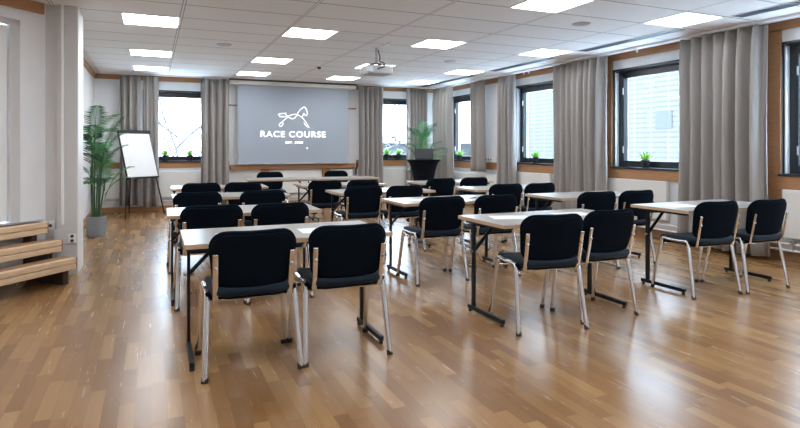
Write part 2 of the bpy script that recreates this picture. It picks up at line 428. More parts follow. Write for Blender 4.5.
# ------------------------------------------------------------------ radiators, pipes, trunking
def radiator(axis, a, c, label, z0=.27, z1=.79, off=.10):
    mid = (a + c) / 2
    o = empty('radiator', ((XR, mid, 0) if axis == 'x' else (mid, YB, 0)))
    tag(o, label, 'radiator', None)
    def bx(mb, s0, s1, d0, d1, za, zb):
        if axis == 'x': mb.box(-d1, -d0, s0 - mid, s1 - mid, za, zb)
        else: mb.box(s0 - mid, s1 - mid, -d1, -d0, za, zb)
    m = MB(); bx(m, a, c, .05, off, z0, z1); m.build('panel', 'radiator', o, bevel=.006)
    m = MB(); bx(m, a + .01, c - .01, .055, off - .006, z1, z1 + .008)
    m.build('grille', 'white', o, bevel=.003)
    for s_ in (a + .06, c - .06):
        m = MB(); bx(m, s_ - .02, s_ + .02, .003, .05, z0 + .08, z1 - .1)
        m.build('wall_bracket', 'steel', o)
    far = c - .10
    m = MB(); bx(m, far - .015, far + .005, .06, .08, .13, z0); bx(m, far - .03, far + .02, .05, .095, .2, .25)
    m.build('valve', 'steel', o, bevel=.003)
    return o
radiator('x', 2.8, 4.05, 'cream panel radiator under the rightmost window, cut by the photo edge')
radiator('x', 5.59, 6.66, 'cream panel radiator under the window between the two widest curtains')
radiator('x', 8.05, 9.22, 'cream panel radiator under the middle side window, left of the wide five-fold curtain')
radiator('x', 9.62, 11.7, 'long white radiator in the right corner below the short curtain', z1=.70, off=.16)
radiator('y', -.85, -.1, 'white panel radiator behind the potted palm and flip chart', z1=.78)
radiator('y', .10, 1.05, 'white panel radiator under the back wall window beside the flip chart', z1=.78)
radiator('y', 2.40, 3.44, 'white radiator centred below the projection screen between two wooden posts', z1=.76)
radiator('y', 3.74, 4.20, 'narrow white radiator below the right end of the projection screen', z1=.76)
radiator('y', 4.88, 5.55, 'white panel radiator under the back window left of the black lectern', z1=.76)
for z, nm in ((.13, 'lower'), (.20, 'upper')):
    o = MB().sweep([(XR - .07, YN + .1, z), (XR - .07, YB - .25, z)], .012, n=8).build('heating_pipe', 'white', smooth=True)
    tag(o, 'white heating pipe along the window wall, the %s of the two near the floor' % nm, 'pipe')
o = MB().sweep([(XL + .08, YB - .07, .19), (XR - .2, YB - .07, .19)], .012, n=8, up=(0, 0, 1)).build('heating_pipe', 'white', smooth=True)
tag(o, 'white heating pipe running along the foot of the back wall', 'pipe')

def socket(loc, axis, label, n=2, w=.08):
    o = empty('wall_socket', loc); tag(o, label, 'socket')
    if axis == 'y':
        MB().box(-w / 2 * 1, w / 2, -.012, 0, -.045, .045).build('plate', 'white', o, bevel=.004)
        for i in range(n):
            m = MB().lathe([(.016, 0), (.016, .003)], 16)
            h = m.build('outlet', 'darkgap', o); h.rotation_euler = (R(90), 0, 0); h.location = (0, -.012, (i - (n - 1) / 2) * .045)
    else:
        MB().box(-.06, 0, -w / 2, w / 2, -.05, .05).build('plate', 'white', o, bevel=.004)
        for i in range(n):
            m = MB().lathe([(.02, 0), (.02, .003)], 16)
            h = m.build('outlet', 'darkgap', o); h.rotation_euler = (0, R(-90), 0); h.location = (-.06, (i - (n - 1) / 2) * .09, 0)
    return o
socket((-0.915, 6.56, .49), 'y', 'small cream wall socket above the end of the topmost wooden step', 1)
socket((-0.72, 6.492, .36), 'y', 'double wall socket low on the column beside the wooden steps', 2, .07)
socket((XR - .03, 10.03, 1.01), 'x', 'white trunking box with sockets on the wall between the two far side windows', 3, .52)
b = MB(); b.box(-.06, 0, -.03, .03, -.03, .03)

# ------------------------------------------------------------------ ceiling fittings
def ceiling_light(X, Y, label):
    o = empty('ceiling_light', (X, Y, ZC)); tag(o, label, 'ceiling light')
    m = MB(); s_ = .297
    for x0, x1, y0, y1 in ((-s_, s_, -s_, -s_ + .02), (-s_, s_, s_ - .02, s_), (-s_, -s_ + .02, -s_ + .02, s_ - .02), (s_ - .02, s_, -s_ + .02, s_ - .02)):
        m.box(x0, x1, y0, y1, -.006, 0)
    m.build('frame', 'white', o)
    MB().box(-s_ + .02, s_ - .02, -s_ + .02, s_ - .02, -.004, 0).build('diffuser', 'diffuser', o)
    return o
cols = {0.0: 'leftmost row', 1.8: 'row above the projection screen\'s left edge', 3.6: 'row in line with the projector', 5.4: 'row nearest the side windows'}
rows = {4.5: 'nearest to the camera', 6.9: 'second from the camera', 9.3: 'third from the camera', 11.1: 'farthest, by the back wall'}
vis = {(0.0, 6.9): 'lit square ceiling panel at upper left, largest of the three leftmost panels',
 (0.0, 9.3): 'lit square ceiling panel at left, middle of the three leftmost panels',
 (0.0, 11.1): 'lit square ceiling panel above the left curtain, smallest of the three leftmost panels',
 (1.8, 6.9): 'lit ceiling panel left of the projector, largest in the row running to the screen',
 (1.8, 9.3): 'lit ceiling panel, middle of the row running to the screen\'s left end',
 (1.8, 11.1): 'small lit ceiling panel just above the left end of the screen casing',
 (3.6, 4.5): 'large lit ceiling panel cut by the top edge of the photo',
 (3.6, 6.9): 'lit ceiling panel right of the projector and nearest to it, above and beside it',
 (3.6, 9.3): 'lit ceiling panel seen behind the ceiling projector',
 (3.6, 11.1): 'small lit ceiling panel above the right end of the projection screen',
 (5.4, 4.5): 'lit ceiling panel at upper right above the widest curtain',
 (5.4, 6.9): 'lit ceiling panel near the window wall, above the curtain between middle windows',
 (5.4, 9.3): 'lit ceiling panel near the window wall, above the short far curtain',
 (5.4, 11.1): 'smallest lit ceiling panel in the far right corner above the palm'}
for (X, Y), l in vis.items(): ceiling_light(X, Y, l)
beh = {2.1: 'first', -0.3: 'second', -2.7: 'third'}
for Y in (2.1, -0.3):
    for X, w in ((-1.8, 'far left'), (0.0, 'left'), (1.8, 'centre left'), (3.6, 'centre right'), (5.4, 'right')):
        ceiling_light(X, Y, 'lit ceiling panel near the camera, %s one of the %s line' % (w, beh[Y]))
ceiling_light(-1.8, 4.5, 'lit ceiling panel above the floor left of the camera near the door')
ceiling_light(0.0, 4.5, 'lit ceiling panel above the nearest left table')
ceiling_light(1.8, 4.5, 'lit ceiling panel above the aisle beside the nearest middle table')

for i, (y0, y1, w) in enumerate(((-2.9, 4.15, 'nearest'), (4.85, 6.55, 'second nearest'), (7.25, 8.95, 'third nearest'), (9.65, 11.9, 'farthest'))):
    o = empty('slot_vent', (5.79, (y0 + y1) / 2, ZC)); tag(o, 'long grey slotted ceiling vent strip by the window wall, %s of the four' % w, 'ceiling vent')
    h = (y1 - y0) / 2
    MB().box(-.085, .085, -h, h, -.004, 0).build('backing', 'greymetal', o)
    m = MB(); n = int(2 * h / .05)
    for j in range(n): m.box(-.07, .07, -h + j * .05, -h + j * .05 + .008, -.007, -.004)
    m.build('louvre', 'greymetal', o)
    m = MB(); m.box(-.095, -.085, -h, h, -.008, 0); m.box(.085, .095, -h, h, -.008, 0); m.build('frame', 'white', o)

def disc(X, Y, r, label, nm='ceiling_speaker'):
    o = empty(nm, (X, Y, ZC)); tag(o, label, 'speaker')
    MB().lathe([(r, 0), (r, -.006), (r * .93, -.009)], 28).build('rim', 'wall_warm', o)
    MB().lathe([(r * .9, -.009), (r * .9, -.0115)], 28).build('grille', 'steel', o)
disc(.92, 8.1, .10, 'small round grey ceiling speaker left of the middle lit panels')
disc(4.5, 5.1, .10, 'round grey ceiling speaker beneath the panel cut by the photo top')
disc(4.5, 8.2, .10, 'small round ceiling speaker between projector and the window wall panels')
o = empty('smoke_detector', (2.68, 9.6, ZC)); tag(o, 'small smoke detector on the ceiling left of the projector', 'smoke detector')
MB().lathe([(.05, 0), (.05, -.02)], 20).build('base', 'white', o)
MB().lathe([(.03, -.02), (.035, -.045), (.012, -.055)], 20).build('sensor_head', 'darkgap', o)

# curtain rails
o = empty('curtain_rail', (6.26, 4.6, ZC)); tag(o, 'white ceiling curtain rail along the window wall', 'curtain rail')
MB().box(-.05, .05, -7.5, 7.30, -.03, 0).build('track', 'white', o, bevel=.004)
for i, y in enumerate((5.95, 8.45, 8.6)):
    MB().box(-.01, .01, y - 4.6, y - 4.6 + .02, -.08, -.03).build('glider', 'white', o)
for x0, x1, w in ((-.85, 1.46, 'left of the screen'), (4.25, 6.02, 'right of the screen')):
    o = empty('curtain_rail', ((x0 + x1) / 2, 12.055, ZC)); tag(o, 'white ceiling curtain rail on the back wall %s' % w, 'curtain rail')
    MB().box((x0 - x1) / 2, (x1 - x0) / 2, -.025, .025, -.022, 0).build('track', 'white', o, bevel=.004)

# projector
pj = empty('projector', (2.91, 7.45, 2.345)); tag(pj, 'white ceiling projector hanging on a grey pole', 'projector')
MB().box(-.185, .185, -.16, .16, -.06, .06).build('body', 'lightgrey', pj, bevel=.018, seg=3)
MB().box(-.205, -.12, -.17, -.158, -.035, .035).build('vent', 'steel', pj)
b = MB(); b.lathe([(.05, 0), (.045, .04), (.035, .04)], 24); o = b.build('lens', 'shell', pj, smooth=False); o.rotation_euler = (R(-90), 0, 0); o.location = (.08, .155, 0)
b = MB(); b.sweep([(0, 0, .09), (0, 0, ZC - 2.35)], .018, n=14); b.build('pole', 'steel', pj, smooth=True)
b = MB(); b.lathe([(.06, ZC - 2.35 - .012), (.06, ZC - 2.35)], 20); b.build('ceiling_plate', 'white', pj)
b = MB()
for a_ in (35, 145, 215, 325):
    b.sweep([(0, 0, .10), (.10 * math.cos(R(a_)), .09 * math.sin(R(a_)), .085), (.15 * math.cos(R(a_)), .12 * math.sin(R(a_)), .055)], .009, n=8)
b.build('mount_bracket', 'blackmetal', pj)
b = MB(); b.sweep(smooth_path([(.02, 0, .30), (.05, -.02, .18), (.02, -.05, .12), (.09, -.08, .11), (.06, -.17, .03), (-.02, -.18, .02), (-.05, -.165, .0)]), .007, n=6); b.build('cable', 'blackmetal', pj, smooth=True)
o = MB().box(2.935, 2.965, 7.0, 7.44, ZC - .018, ZC).build('cable_trunking', 'white', bevel=.003)
tag(o, 'short white cable trunking on the ceiling at the projector pole', 'cable duct')

# ------------------------------------------------------------------ projection screen
SY = 12.10
sc_ = empty('projection_screen', (2.85, SY, .9)); tag(sc_, 'large grey-blue projection screen showing a white horse logo on the back wall', 'projection screen')
MB().box(-1.20, 1.19, -.003, .003, 0.02, 1.70).build('screen_cloth', 'screen', sc_)
MB().box(-1.36, 1.37, -.06, .07, 1.665, 1.750).build('casing', 'radiator', sc_, bevel=.01)
MB().box(-1.37, 1.38, -.068, .06, 1.752, 1.775).build('casing_shadow_strip', 'darkgap', sc_)  # dark strip painted in as the shadow between casing and ceiling
MB().box(-1.21, 1.20, -.012, .012, 0.0, 0.03).build('bottom_bar', 'steel', sc_, bevel=.004)
for s_ in (-1, 1):
    b = MB()
    for i in range(6):
        z0 = .08 + i * .27; z1 = z0 + .27
        x = 1.20 if s_ > 0 else -1.205
        seg = [(x, 0, z0), (x + s_ * .03, 0, z0 + .03)] + [(x + s_ * (.03 - .024 * math.sin(PI * j / 6)), 0, z0 + .03 + (z1 - z0 - .03) * j / 6) for j in range(1, 6)] + [(x + s_ * .03, 0, z1)]
        b.sweep(seg, .004, n=5, up=(0, 1, 0))
    b.build('tension_cord', 'white', sc_)
def ly(cx, cy): return Vector((2.10 + (cx - 90) / 575 * 1.42 - 2.85, -.006, 1.47 + (333 - cy) * .0024 - .9))
def stroke(name, paths, r=.0042):
    b = MB()
    for p in paths: b.sweep(smooth_path([ly(*q) for q in p], 3), .0015, r, n=8, up=(0, 1, 0))
    return b.build(name, 'logo', sc_)
stroke('horse_logo', [
    [(314,114), (290,117), (262,119), (238,127), (262,133), (248,142), (280,150), (325,143), (365,124), (405,122), (440,140), (470,168), (495,205), (516,242)],
    [(305,118), (320,140), (345,158), (370,168), (398,148), (412,115), (430,85), (455,64), (474,50), (480,62), (494,78), (498,108), (497,128), (480,136), (468,104), (455,148)],
    [(330,148), (300,170), (280,192), (262,205), (246,222), (266,238), (290,208), (280,192)],
    [(468,192), (476,212), (495,228), (516,242)]])
def text(name, s_, x0, x1, z, h, bold=.0):
    cu = bpy.data.curves.new(name, 'FONT'); cu.body = s_; cu.size = 1; cu.extrude = .0; cu.offset = bold; cu.space_character = 1.12
    t = bpy.data.objects.new(name, cu); C.objects.link(t)
    dg = bpy.context.evaluated_depsgraph_get(); dg.update()
    me = bpy.data.meshes.new_from_object(t.evaluated_get(dg))
    bpy.data.objects.remove(t)
    xs = [v.co.x for v in me.vertices]; ys = [v.co.y for v in me.vertices]
    kx = (x1 - x0) / (max(xs) - min(xs)); ky = h / (max(ys) - min(ys))
    for v in me.vertices: v.co = Vector((x0 + (v.co.x - min(xs)) * kx - 2.85, -.006, z - .9 + (v.co.y - min(ys)) * ky))
    me.materials.clear(); me.materials.append(M['logo'])
    o = bpy.data.objects.new(name, me); C.objects.link(o); o.parent = sc_
    d = o.modifiers.new('solid', 'SOLIDIFY'); d.thickness = .002
text('name_lettering', 'RACE COURSE', 2.11, 3.52, 1.482, .125, .0)
text('year_lettering', 'EST. 2020', 2.64, 3.01, 1.345, .045, .01)
b = MB(); b.box(.245, .268, -.007, -.005, .335, .358); b.build('pointer_dot', 'logo', sc_)
b = MB(); b.box(4.24, 4.27, YB - .2, YB - .16, .78, .92); b.box(4.22, 4.25, YB - .19, YB - .17, .66, .80)
o = b.build('screen_switch', 'darkgap', bevel=.004); tag(o, 'small black switch box at the right end of the wooden ledge', 'switch')
o.location.y = 0
o.modifiers[0].width = .004

# ------------------------------------------------------------------ curtains
def curtain(axis, a, c, pos, z0, z1, folds, label, amp=.05, seed=0, gap=None):
    rnd = random.Random(seed)
    Lc = c - a; n = folds * 14; rowsz = 14; amp *= (1.75 if axis == 'y' else 1.7)
    ph = [rnd.uniform(-.5, .5) for _ in range(folds + 2)]; am = [rnd.uniform(.6, 1.15) for _ in range(folds + 2)]
    root = empty('curtain', ((pos, (a + c) / 2, z0) if axis == 'x' else ((a + c) / 2, pos, z0)))
    tag(root, label, 'curtain', None)
    b = MB(); grid = []
    for r in range(rowsz + 1):
        f = r / rowsz; z = (z1 - z0) * f; line = []
        top = max(0, (f - .88) / .12)
        for i in range(n + 1):
            t = i / n; q = t * folds; j = int(min(q, folds - 1e-6)); fr = q - j
            A_ = am[j] * (1 - fr) + am[j + 1] * fr; p_ = ph[j] * (1 - fr) + ph[j + 1] * fr
            w = math.sin(2 * PI * q + p_ * 1.4 * (1 - .4 * f)) * A_
            w += .28 * math.sin(4 * PI * q + ph[j] * 3 + 1.5 * f)
            d = amp * w * (1 - .35 * top) + amp * .18 * math.sin(5 * PI * q) * top
            s_ = (t - .5) * Lc * (1 - .05 * math.sin(PI * f) + .02 * (1 - f)) + .012 * math.sin(2 * PI * q + 1.2)
            line.append(b.bm.verts.new((d, s_, z) if axis == 'x' else (s_, d, z)))
        grid.append(line)
    for r in range(rowsz):
        for i in range(n): b.bm.faces.new((grid[r][i], grid[r][i + 1], grid[r + 1][i + 1], grid[r + 1][i]))
    b.build('drape', 'curtain', root, smooth=True, solid=.004)
    return root
ZT = 2.635
curtain('y', -.56, -.19, 12.055, .14, ZT, 3, 'narrow grey curtain left of the flip chart, nearest the left corner', seed=1, amp=.045)
curtain('y', -.15, .13, 12.055, .10, ZT, 2, 'grey curtain directly behind the flip chart, left of the back window', seed=2, amp=.045)
curtain('y', .90, 1.46, 12.055, .10, ZT, 4, 'grey curtain between the left back window and the projection screen', seed=3, amp=.04)
curtain('y', 4.27, 4.86, 12.055, .10, ZT, 5, 'grey curtain just right of the projection screen', seed=4, amp=.045)
curtain('y', 5.46, 5.99, 12.055, .10, ZT, 6, 'grey curtain behind the lectern and palm on the back wall', seed=5, amp=.04)
curtain('x', 11.1, 11.92, 6.13, .10, ZT, 5, 'grey curtain in the far right corner, first on the window wall', seed=6, amp=.045)
curtain('x', 9.97, 10.42, 6.26, .76, ZT, 4, 'shorter grey curtain ending above the white radiator', seed=7, amp=.05)
curtain('x', 8.93, 9.38, 6.26, .08, ZT, 4, 'grey curtain left of the middle side window, next to the trunking box', seed=8, amp=.05)
curtain('x', 6.55, 7.70, 6.26, .06, ZT, 8, 'wide grey-beige curtain between the two middle side windows', seed=9, amp=.055)
curtain('x', 4.12, 5.23, 6.26, .05, ZT, 7, 'widest grey-beige curtain at right, beside the rightmost window', seed=10, amp=.055)

# ------------------------------------------------------------------ chair
def rounded_slab(w_top, w_bot, h, cr_top, cr_bot, th, curve, n=12, m=10, lean=0.0):
    """upright padded slab in the XZ plane, centre of its lower edge at the origin, curved towards +Y at the sides"""
    b = bmesh.new()
    def half(zf):          # half width at height fraction
        z = zf * h; w = (w_bot + (w_top - w_bot) * min(1, zf * 1.4)) / 2
        if z > h - cr_top: d = z - (h - cr_top); w -= cr_top - math.sqrt(max(0, cr_top ** 2 - d ** 2))
        if z < cr_bot: d = cr_bot - z; w -= cr_bot - math.sqrt(max(0, cr_bot ** 2 - d ** 2))
        return w
    zs = [0, .02, .06, .12, .2, .3, .45, .6, .72, .8, .87, .93, .97, .99, 1.0]
    us = [math.sin(PI / 2 * (2 * i / n - 1)) * .5 + (2 * i / n - 1) * .5 for i in range(n + 1)]
    sides = []
    for side in (0, 1):
        g = []
        for zf in zs:
            hw = half(zf); row = []
            for u in us:
                x = u * hw
                e = max(0, 1 - abs(u)) ; ez = min(zf, 1 - zf) * 2
                puff = th / 2 * (0.45 + 0.55 * min(1, e * 5) ** .5) * (0.55 + 0.45 * min(1, ez * 6) ** .5)
                y = curve * (x / (w_top / 2)) ** 2 + lean * zf * h
                row.append(b.verts.new((x, y + (puff if side else -puff), zf * h)))
            g.append(row)
        sides.append(g)
    for s_, g in enumerate(sides):
        for r in range(len(zs) - 1):
            for i in range(n):
                f = (g[r][i], g[r][i + 1], g[r + 1][i + 1], g[r + 1][i])
                b.faces.new(f if s_ == 0 else f[::-1])
    A, B_ = sides
    for i in range(n):
        b.faces.new((A[0][i + 1], A[0][i], B_[0][i], B_[0][i + 1])); b.faces.new((A[-1][i], A[-1][i + 1], B_[-1][i + 1], B_[-1][i]))
    for r in range(len(zs) - 1):
        b.faces.new((A[r][0], A[r + 1][0], B_[r + 1][0], B_[r][0])); b.faces.new((A[r + 1][n], A[r][n], B_[r][n], B_[r + 1][n]))
    mb = MB(); mb.bm.free(); mb.bm = b
    return mb

def seat_mesh(w, d, th, z0, y0, dz=.0, corner=.07):
    mb = MB(); b = mb.bm; n = 14
    outline = []
    for (cx, cy, a0) in ((w/2 - corner, d/2 - corner, 0), (-w/2 + corner, d/2 - corner, 90), (-w/2 + corner, -d/2 + corner, 180), (w/2 - corner, -d/2 + corner, 270)):
        for i in range(6):
            a = R(a0 + i * 18); outline.append((cx + corner * math.cos(a), cy + corner * math.sin(a)))
    rings = []
    for sc, z in ((.90, 0), (.985, th * .2), (1.0, th * .5), (.985, th * .8), (.93, th * .96), (.7, th), (.35, th * .93), (.1, th * .9)):
        ring = []
        for x, y in outline:
            X = x * sc; Y = y * sc
            drop = -.03 * max(0, (Y / (d / 2) - .55) / .45) ** 2
            up = .018 * (abs(X) / (w / 2)) ** 2 + .02 * max(0, (-Y / (d / 2) - .3)) ** 2
            ring.append(b.verts.new((X, Y + y0, z0 + z + drop + up)))
        rings.append(ring)
    k = len(outline)
    for a, c in zip(rings, rings[1:]):
        for j in range(k): b.faces.new((a[j], a[(j + 1) % k], c[(j + 1) % k], c[j]))
    b.faces.new(rings[0][::-1]); b.faces.new(rings[-1])
    return mb

def make_chair():
    r = empty('conference_chair')
    seat_mesh(.455, .46, .056, .430, .0).build('seat', 'fabric_seat', r, smooth=True)
    seat_mesh(.43, .43, .020, .416, .0).build('seat_pan', 'shell', r, smooth=True)
    bk = rounded_slab(.480, .430, .325, .10, .06, .040, .046).build('backrest', 'fabric', r, smooth=True)
    bk.location = (0, -.200, .492); bk.rotation_euler = (R(12), 0, 0)
    sh = rounded_slab(.465, .41, .300, .095, .055, .014, .046).build('back_shell', 'shell', bk, smooth=True)
    sh.location = (0, -.020, .010)
    for s_ in (-1, 1):
        # front leg with the front half of the side loop, rear leg with the rear half
        f = smooth_path([(s_ * .262, .235, .012), (s_ * .243, .150, .43), (s_ * .240, .135, .468), (s_ * .240, .08, .466), (s_ * .240, 0, .462)], 3)
        lf = MB().sweep(f, .0180, .0125, n=12, up=(1, 0, 0)).build('leg', 'chrome', r, smooth=True)
        MB().sweep([(s_ * .262, .236, 0), (s_ * .2605, .230, .03)], .0195, .0140, n=12, up=(1, 0, 0)).build('foot_cap', 'rubber', lf)
        q = smooth_path([(s_ * .262, -.222, .012), (s_ * .243, -.148, .43), (s_ * .240, -.135, .468), (s_ * .240, -.08, .466), (s_ * .240, 0.0, .462)], 3)
        lr = MB().sweep(q, .0180, .0125, n=12, up=(1, 0, 0)).build('leg', 'chrome', r, smooth=True)
        MB().sweep([(s_ * .262, -.223, 0), (s_ * .2605, -.217, .03)], .0195, .0140, n=12, up=(1, 0, 0)).build('foot_cap', 'rubber', lr)
        # flat chrome back post
        p = smooth_path([(s_ * .20, -.10, .418), (s_ * .202, -.188, .425), (s_ * .204, -.204, .445), (s_ * .208, -.252, .69)], 3)
        po = MB().sweep(p, .0155, .006, n=10, up=(1, 0, 0)).build('back_post', 'chrome', r, smooth=True)
        kn = MB().lathe([(.009, 0), (.009, .006), (.004, .009)], 14).build('screw', 'steel', po)
        kn.location = (s_ * .206, -.244, .615); kn.rotation_euler = (R(101), 0, 0)
        MB().box(s_ * .23 - .022, s_ * .23 + .022, -.155, -.115, .425, .470).build('seat_bracket', 'shell', r, bevel=.008)
    for y in (-.12, .12):
        MB().sweep([(-.24, y, .415), (.24, y, .415)], .010, n=10, up=(0, 0, 1)).build('crossbar', 'chrome', r, smooth=True)
    return r

chair0 = make_chair(); first = [True]
def place_chair(x, y, rz, label, group=None):
    """x, y: centre between the four feet"""
    if first[0]: o = chair0; first[0] = False
    else: o = copy_tree(chair0)
    o.location = (x, y, 0); o.rotation_euler = (0, 0, rz)
    tag(o, label, 'chair', group or 'black chairs set out in rows')
    return o

# ------------------------------------------------------------------ table
def make_table(L=1.24, D=.63, H_=.73):
    r = empty('folding_table')
    t = MB().box(-L/2 + .002, L/2 - .002, -D/2 + .002, D/2 - .002, H_ - .026, H_).build('tabletop', 'top', r, bevel=.003)
    b = MB()
    b.box(-L/2, L/2, -D/2, -D/2 + .004, H_ - .027, H_ - .001); b.box(-L/2, L/2, D/2 - .004, D/2, H_ - .027, H_ - .001)
    b.box(-L/2, -L/2 + .004, -D/2, D/2, H_ - .027, H_ - .001); b.box(L/2 - .004, L/2, -D/2, D/2, H_ - .027, H_ - .001)
    b.build('edge_band', 'edge', t)
    MB().box(-L/2 + .07, L/2 - .07, .12, .15, H_ - .066, H_ - .027).build('cross_beam', 'blackmetal', r, bevel=.003)
    for s_ in (-1, 1):
        x = s_ * (L/2 - .045); yU = .155
        lg = MB().box(x - .0095, x + .0095, yU - .02, yU + .02, .05, H_ - .03).build('leg', 'blackmetal', r, bevel=.004)
        MB().box(x - .014, x + .014, -.245, .225, .020, .052).build('foot_bar', 'blackmetal', lg, bevel=.005)
        for y in (-.225, .205): MB().lathe([(.014, 0), (.014, .012), (.008, .021)], 12, (x, y, 0)).build('foot_pad', 'rubber', lg)
        MB().box(x - .02, x + .02, -.26, .24, H_ - .048, H_ - .027).build('top_rail', 'blackmetal', lg, bevel=.003)
        MB().sweep([(x, yU, .47), (x - s_ * .20, yU - .01, H_ - .05)], .015, .013, n=8, up=(0, 1, 0)).build('brace', 'blackmetal', lg)
        b = MB().sweep([(x - .03, yU, .47), (x + .03, yU, .47)], .010, n=8, up=(0, 0, 1)); b.build('pivot_bolt', 'steel', lg)
    return r
table0 = make_table(); firstT = [True]
def place_table(x, y, rz, label, group='folding tables set out in rows'):
    if firstT[0]: o = table0; firstT[0] = False
    else: o = copy_tree(table0)
    o.location = (x, y, 0); o.rotation_euler = (0, 0, rz)
    tag(o, label, 'table', group); return o

# columns: x centre of table, row y centres
rown = ['nearest', 'second', 'third', 'farthest']
coln = ['left', 'middle', 'window-side']
tables = {
    (0, 0): (0.79, 3.64, R(-.6)), (0, 1): (0.74, 5.10, R(-1)), (0, 2): (0.83, 6.68, 0), (0, 3): (0.86, 8.15, R(-2)),
    (1, 0): (2.845, 3.61, R(.5)), (1, 1): (2.83, 5.22, R(0)), (1, 2): (2.635, 6.62, R(0)), (1, 3): (2.55, 8.02, R(-1)),
    (2, 0): (4.77, 3.72, R(.6)), (2, 1): (4.575, 5.10, R(0)), (2, 2): (4.38, 6.42, R(-1)), (2, 3): (4.32, 7.92, R(-1)),
}
for (c_, r_), (x, y, a) in tables.items():
    place_table(x, y, a, 'grey-topped black-legged folding table, %s row from the camera in the %s column' % (rown[r_], coln[c_]))
# (column,row): two chairs as (back top x, back top y, rotation)
ch = {
    (0, 0): ((0.525, 3.20, R(0)), (1.078, 3.20, R(-1))),
    (0, 1): ((0.445, 4.70, R(0)), (0.98, 4.66, R(0))),
    (0, 2): ((0.44, 6.12, R(1)), (1.09, 6.08, R(0))),
    (0, 3): ((0.59, 7.64, R(0)), (1.11, 7.62, R(0))),
    (1, 0): ((2.52, 3.12, R(-8)), (3.10, 3.19, R(1))),
    (1, 1): ((2.49, 4.66, R(0)), (3.055, 4.62, R(0))),
    (1, 2): ((2.295, 6.27, R(0)), (2.78, 6.16, R(0))),
    (1, 3): ((2.20, 7.55, R(0)), (2.73, 7.48, R(0))),
    (2, 0): ((4.40, 3.31, R(-4)), (4.985, 3.26, R(-1))),
    (2, 1): ((4.225, 4.53, R(-3)), (4.74, 4.50, R(0))),
    (2, 2): ((4.06, 5.93, R(-3)), (4.56, 5.90, R(2))),
    (2, 3): ((3.91, 7.38, R(0)), (4.50, 7.42, R(0))),
}
for (c_, r_), pair in ch.items():
    for i, (x, y, a) in enumerate(pair):
        d = .232
        place_chair(x - math.sin(a) * d, y + math.cos(a) * d, a, 'black fabric chair with chrome legs, %s seat at the %s table of the %s column' % (('left', 'right')[i], rown[r_], coln[c_]))

# the speakers' tables in front of the screen, chairs behind facing the room
for x, y, w in ((2.04, 9.78, 'left'), (3.15, 9.62, 'right')):
    o = place_table(x, y, R(176 - 180), 'folding table before the projection screen, %s of the two placed end to end' % w, 'tables before the screen')
    o.scale = (.9, 1, 1)
place_chair(1.99, 10.26, R(178), 'black chair behind the front table, under the left half of the screen', 'chairs facing the room')
place_chair(3.27, 10.26, R(184), 'black chair behind the front table, under the right half of the screen', 'chairs facing the room')

# papers
def paper(x, y, rz, label, z=.73):
    o = MB().box(-.105, .105, -.148, .148, 0, .0015).build('paper_sheet', 'paper'); o.location = (x, y, z + .0005); o.rotation_euler = (0, 0, rz)
    tag(o, label, 'paper', 'paper sheets on the tables')
paper(.52, 3.60, R(95), 'white paper sheet on the nearest left table in front of its left chair')
paper(1.02, 3.58, R(88), 'white paper sheet on the nearest left table in front of its right chair')
paper(2.52, 3.64, R(70), 'white paper sheet near the left end of the nearest middle table')
paper(3.10, 3.62, R(85), 'white paper sheet on the nearest middle table in front of its right chair')
paper(4.45, 3.72, R(80), 'white paper sheet near the left end of the nearest window-side table')
paper(5.0, 3.75, R(95), 'white paper sheet on the nearest window-side table towards its right end')
paper(2.45, 5.2, R(80), 'white paper sheet near the left end of the second middle table')
paper(2.95, 5.25, R(92), 'white paper sheet near the centre of the second middle table')
def pen(x, y, rz, label):
    o = empty('pen', (x, y, .736), rz); tag(o, label, 'pen')
    MB().sweep([(-.065, 0, 0), (.05, 0, 0)], .0045, n=8, up=(0, 0, 1)).build('barrel', 'shell', o)
    MB().sweep([(.05, 0, 0), (.068, 0, 0)], .0045, n=8, up=(0, 0, 1), radii=[1, .25]).build('tip', 'steel', o)
pen(3.1, 5.14, R(20), 'dark pen lying at the middle of the second middle table')
pen(2.72, 3.60, R(40), 'dark pen lying beside the paper on the nearest middle table')

# ------------------------------------------------------------------ lectern, laptop
LX, LY, LH = 4.34, 8.86, 1.05
o = empty('lectern_table', (LX, LY, 0)); tag(o, 'tall standing table in a tight black stretch cover, used as lectern', 'standing table')
b = MB(); n = 32; prof = [(.30, 0.01), (.285, .04), (.23, .20), (.185, .40), (.165, .52), (.175, .68), (.203, .85), (.245, .98), (.285, 1.03), (.295, 1.045)]
rings = []
for rr, z in prof:
    ring = []
    for j in range(n):
        a = 2 * PI * j / n; k_ = 1 + (.07 * math.cos(4 * a)) * (1 if z < .35 else 0)
        ring.append(b.bm.verts.new((rr * k_ * math.cos(a), rr * k_ * math.sin(a), z)))
    rings.append(ring)
for p, q in zip(rings, rings[1:]):
    for j in range(n): b.bm.faces.new((p[j], p[(j + 1) % n], q[(j + 1) % n], q[j]))
b.bm.faces.new(rings[-1]); b.bm.faces.new(rings[0][::-1])
b.build('stretch_cover', 'cloth', o, smooth=True)
MB().lathe([(.297, 1.040), (.302, 1.045), (.300, 1.052), (.2, 1.053)], 32).build('table_top', 'shell', o)
b = MB()
for a in (45, 135, 225, 315): b.lathe([(.03, 0), (.03, .01)], 10, (.27 * math.cos(R(a)), .27 * math.sin(R(a)), 0))
b.build('foot', 'rubber', o)
lp = empty('laptop', (LX + .02, LY + .02, 1.0535), R(-20)); tag(lp, 'dark grey open laptop with its lid back towards the camera on the lectern', 'laptop')
MB().box(-.16, .16, -.02, .20, 0, .014).build('laptop_base', 'laptop', lp, bevel=.004)
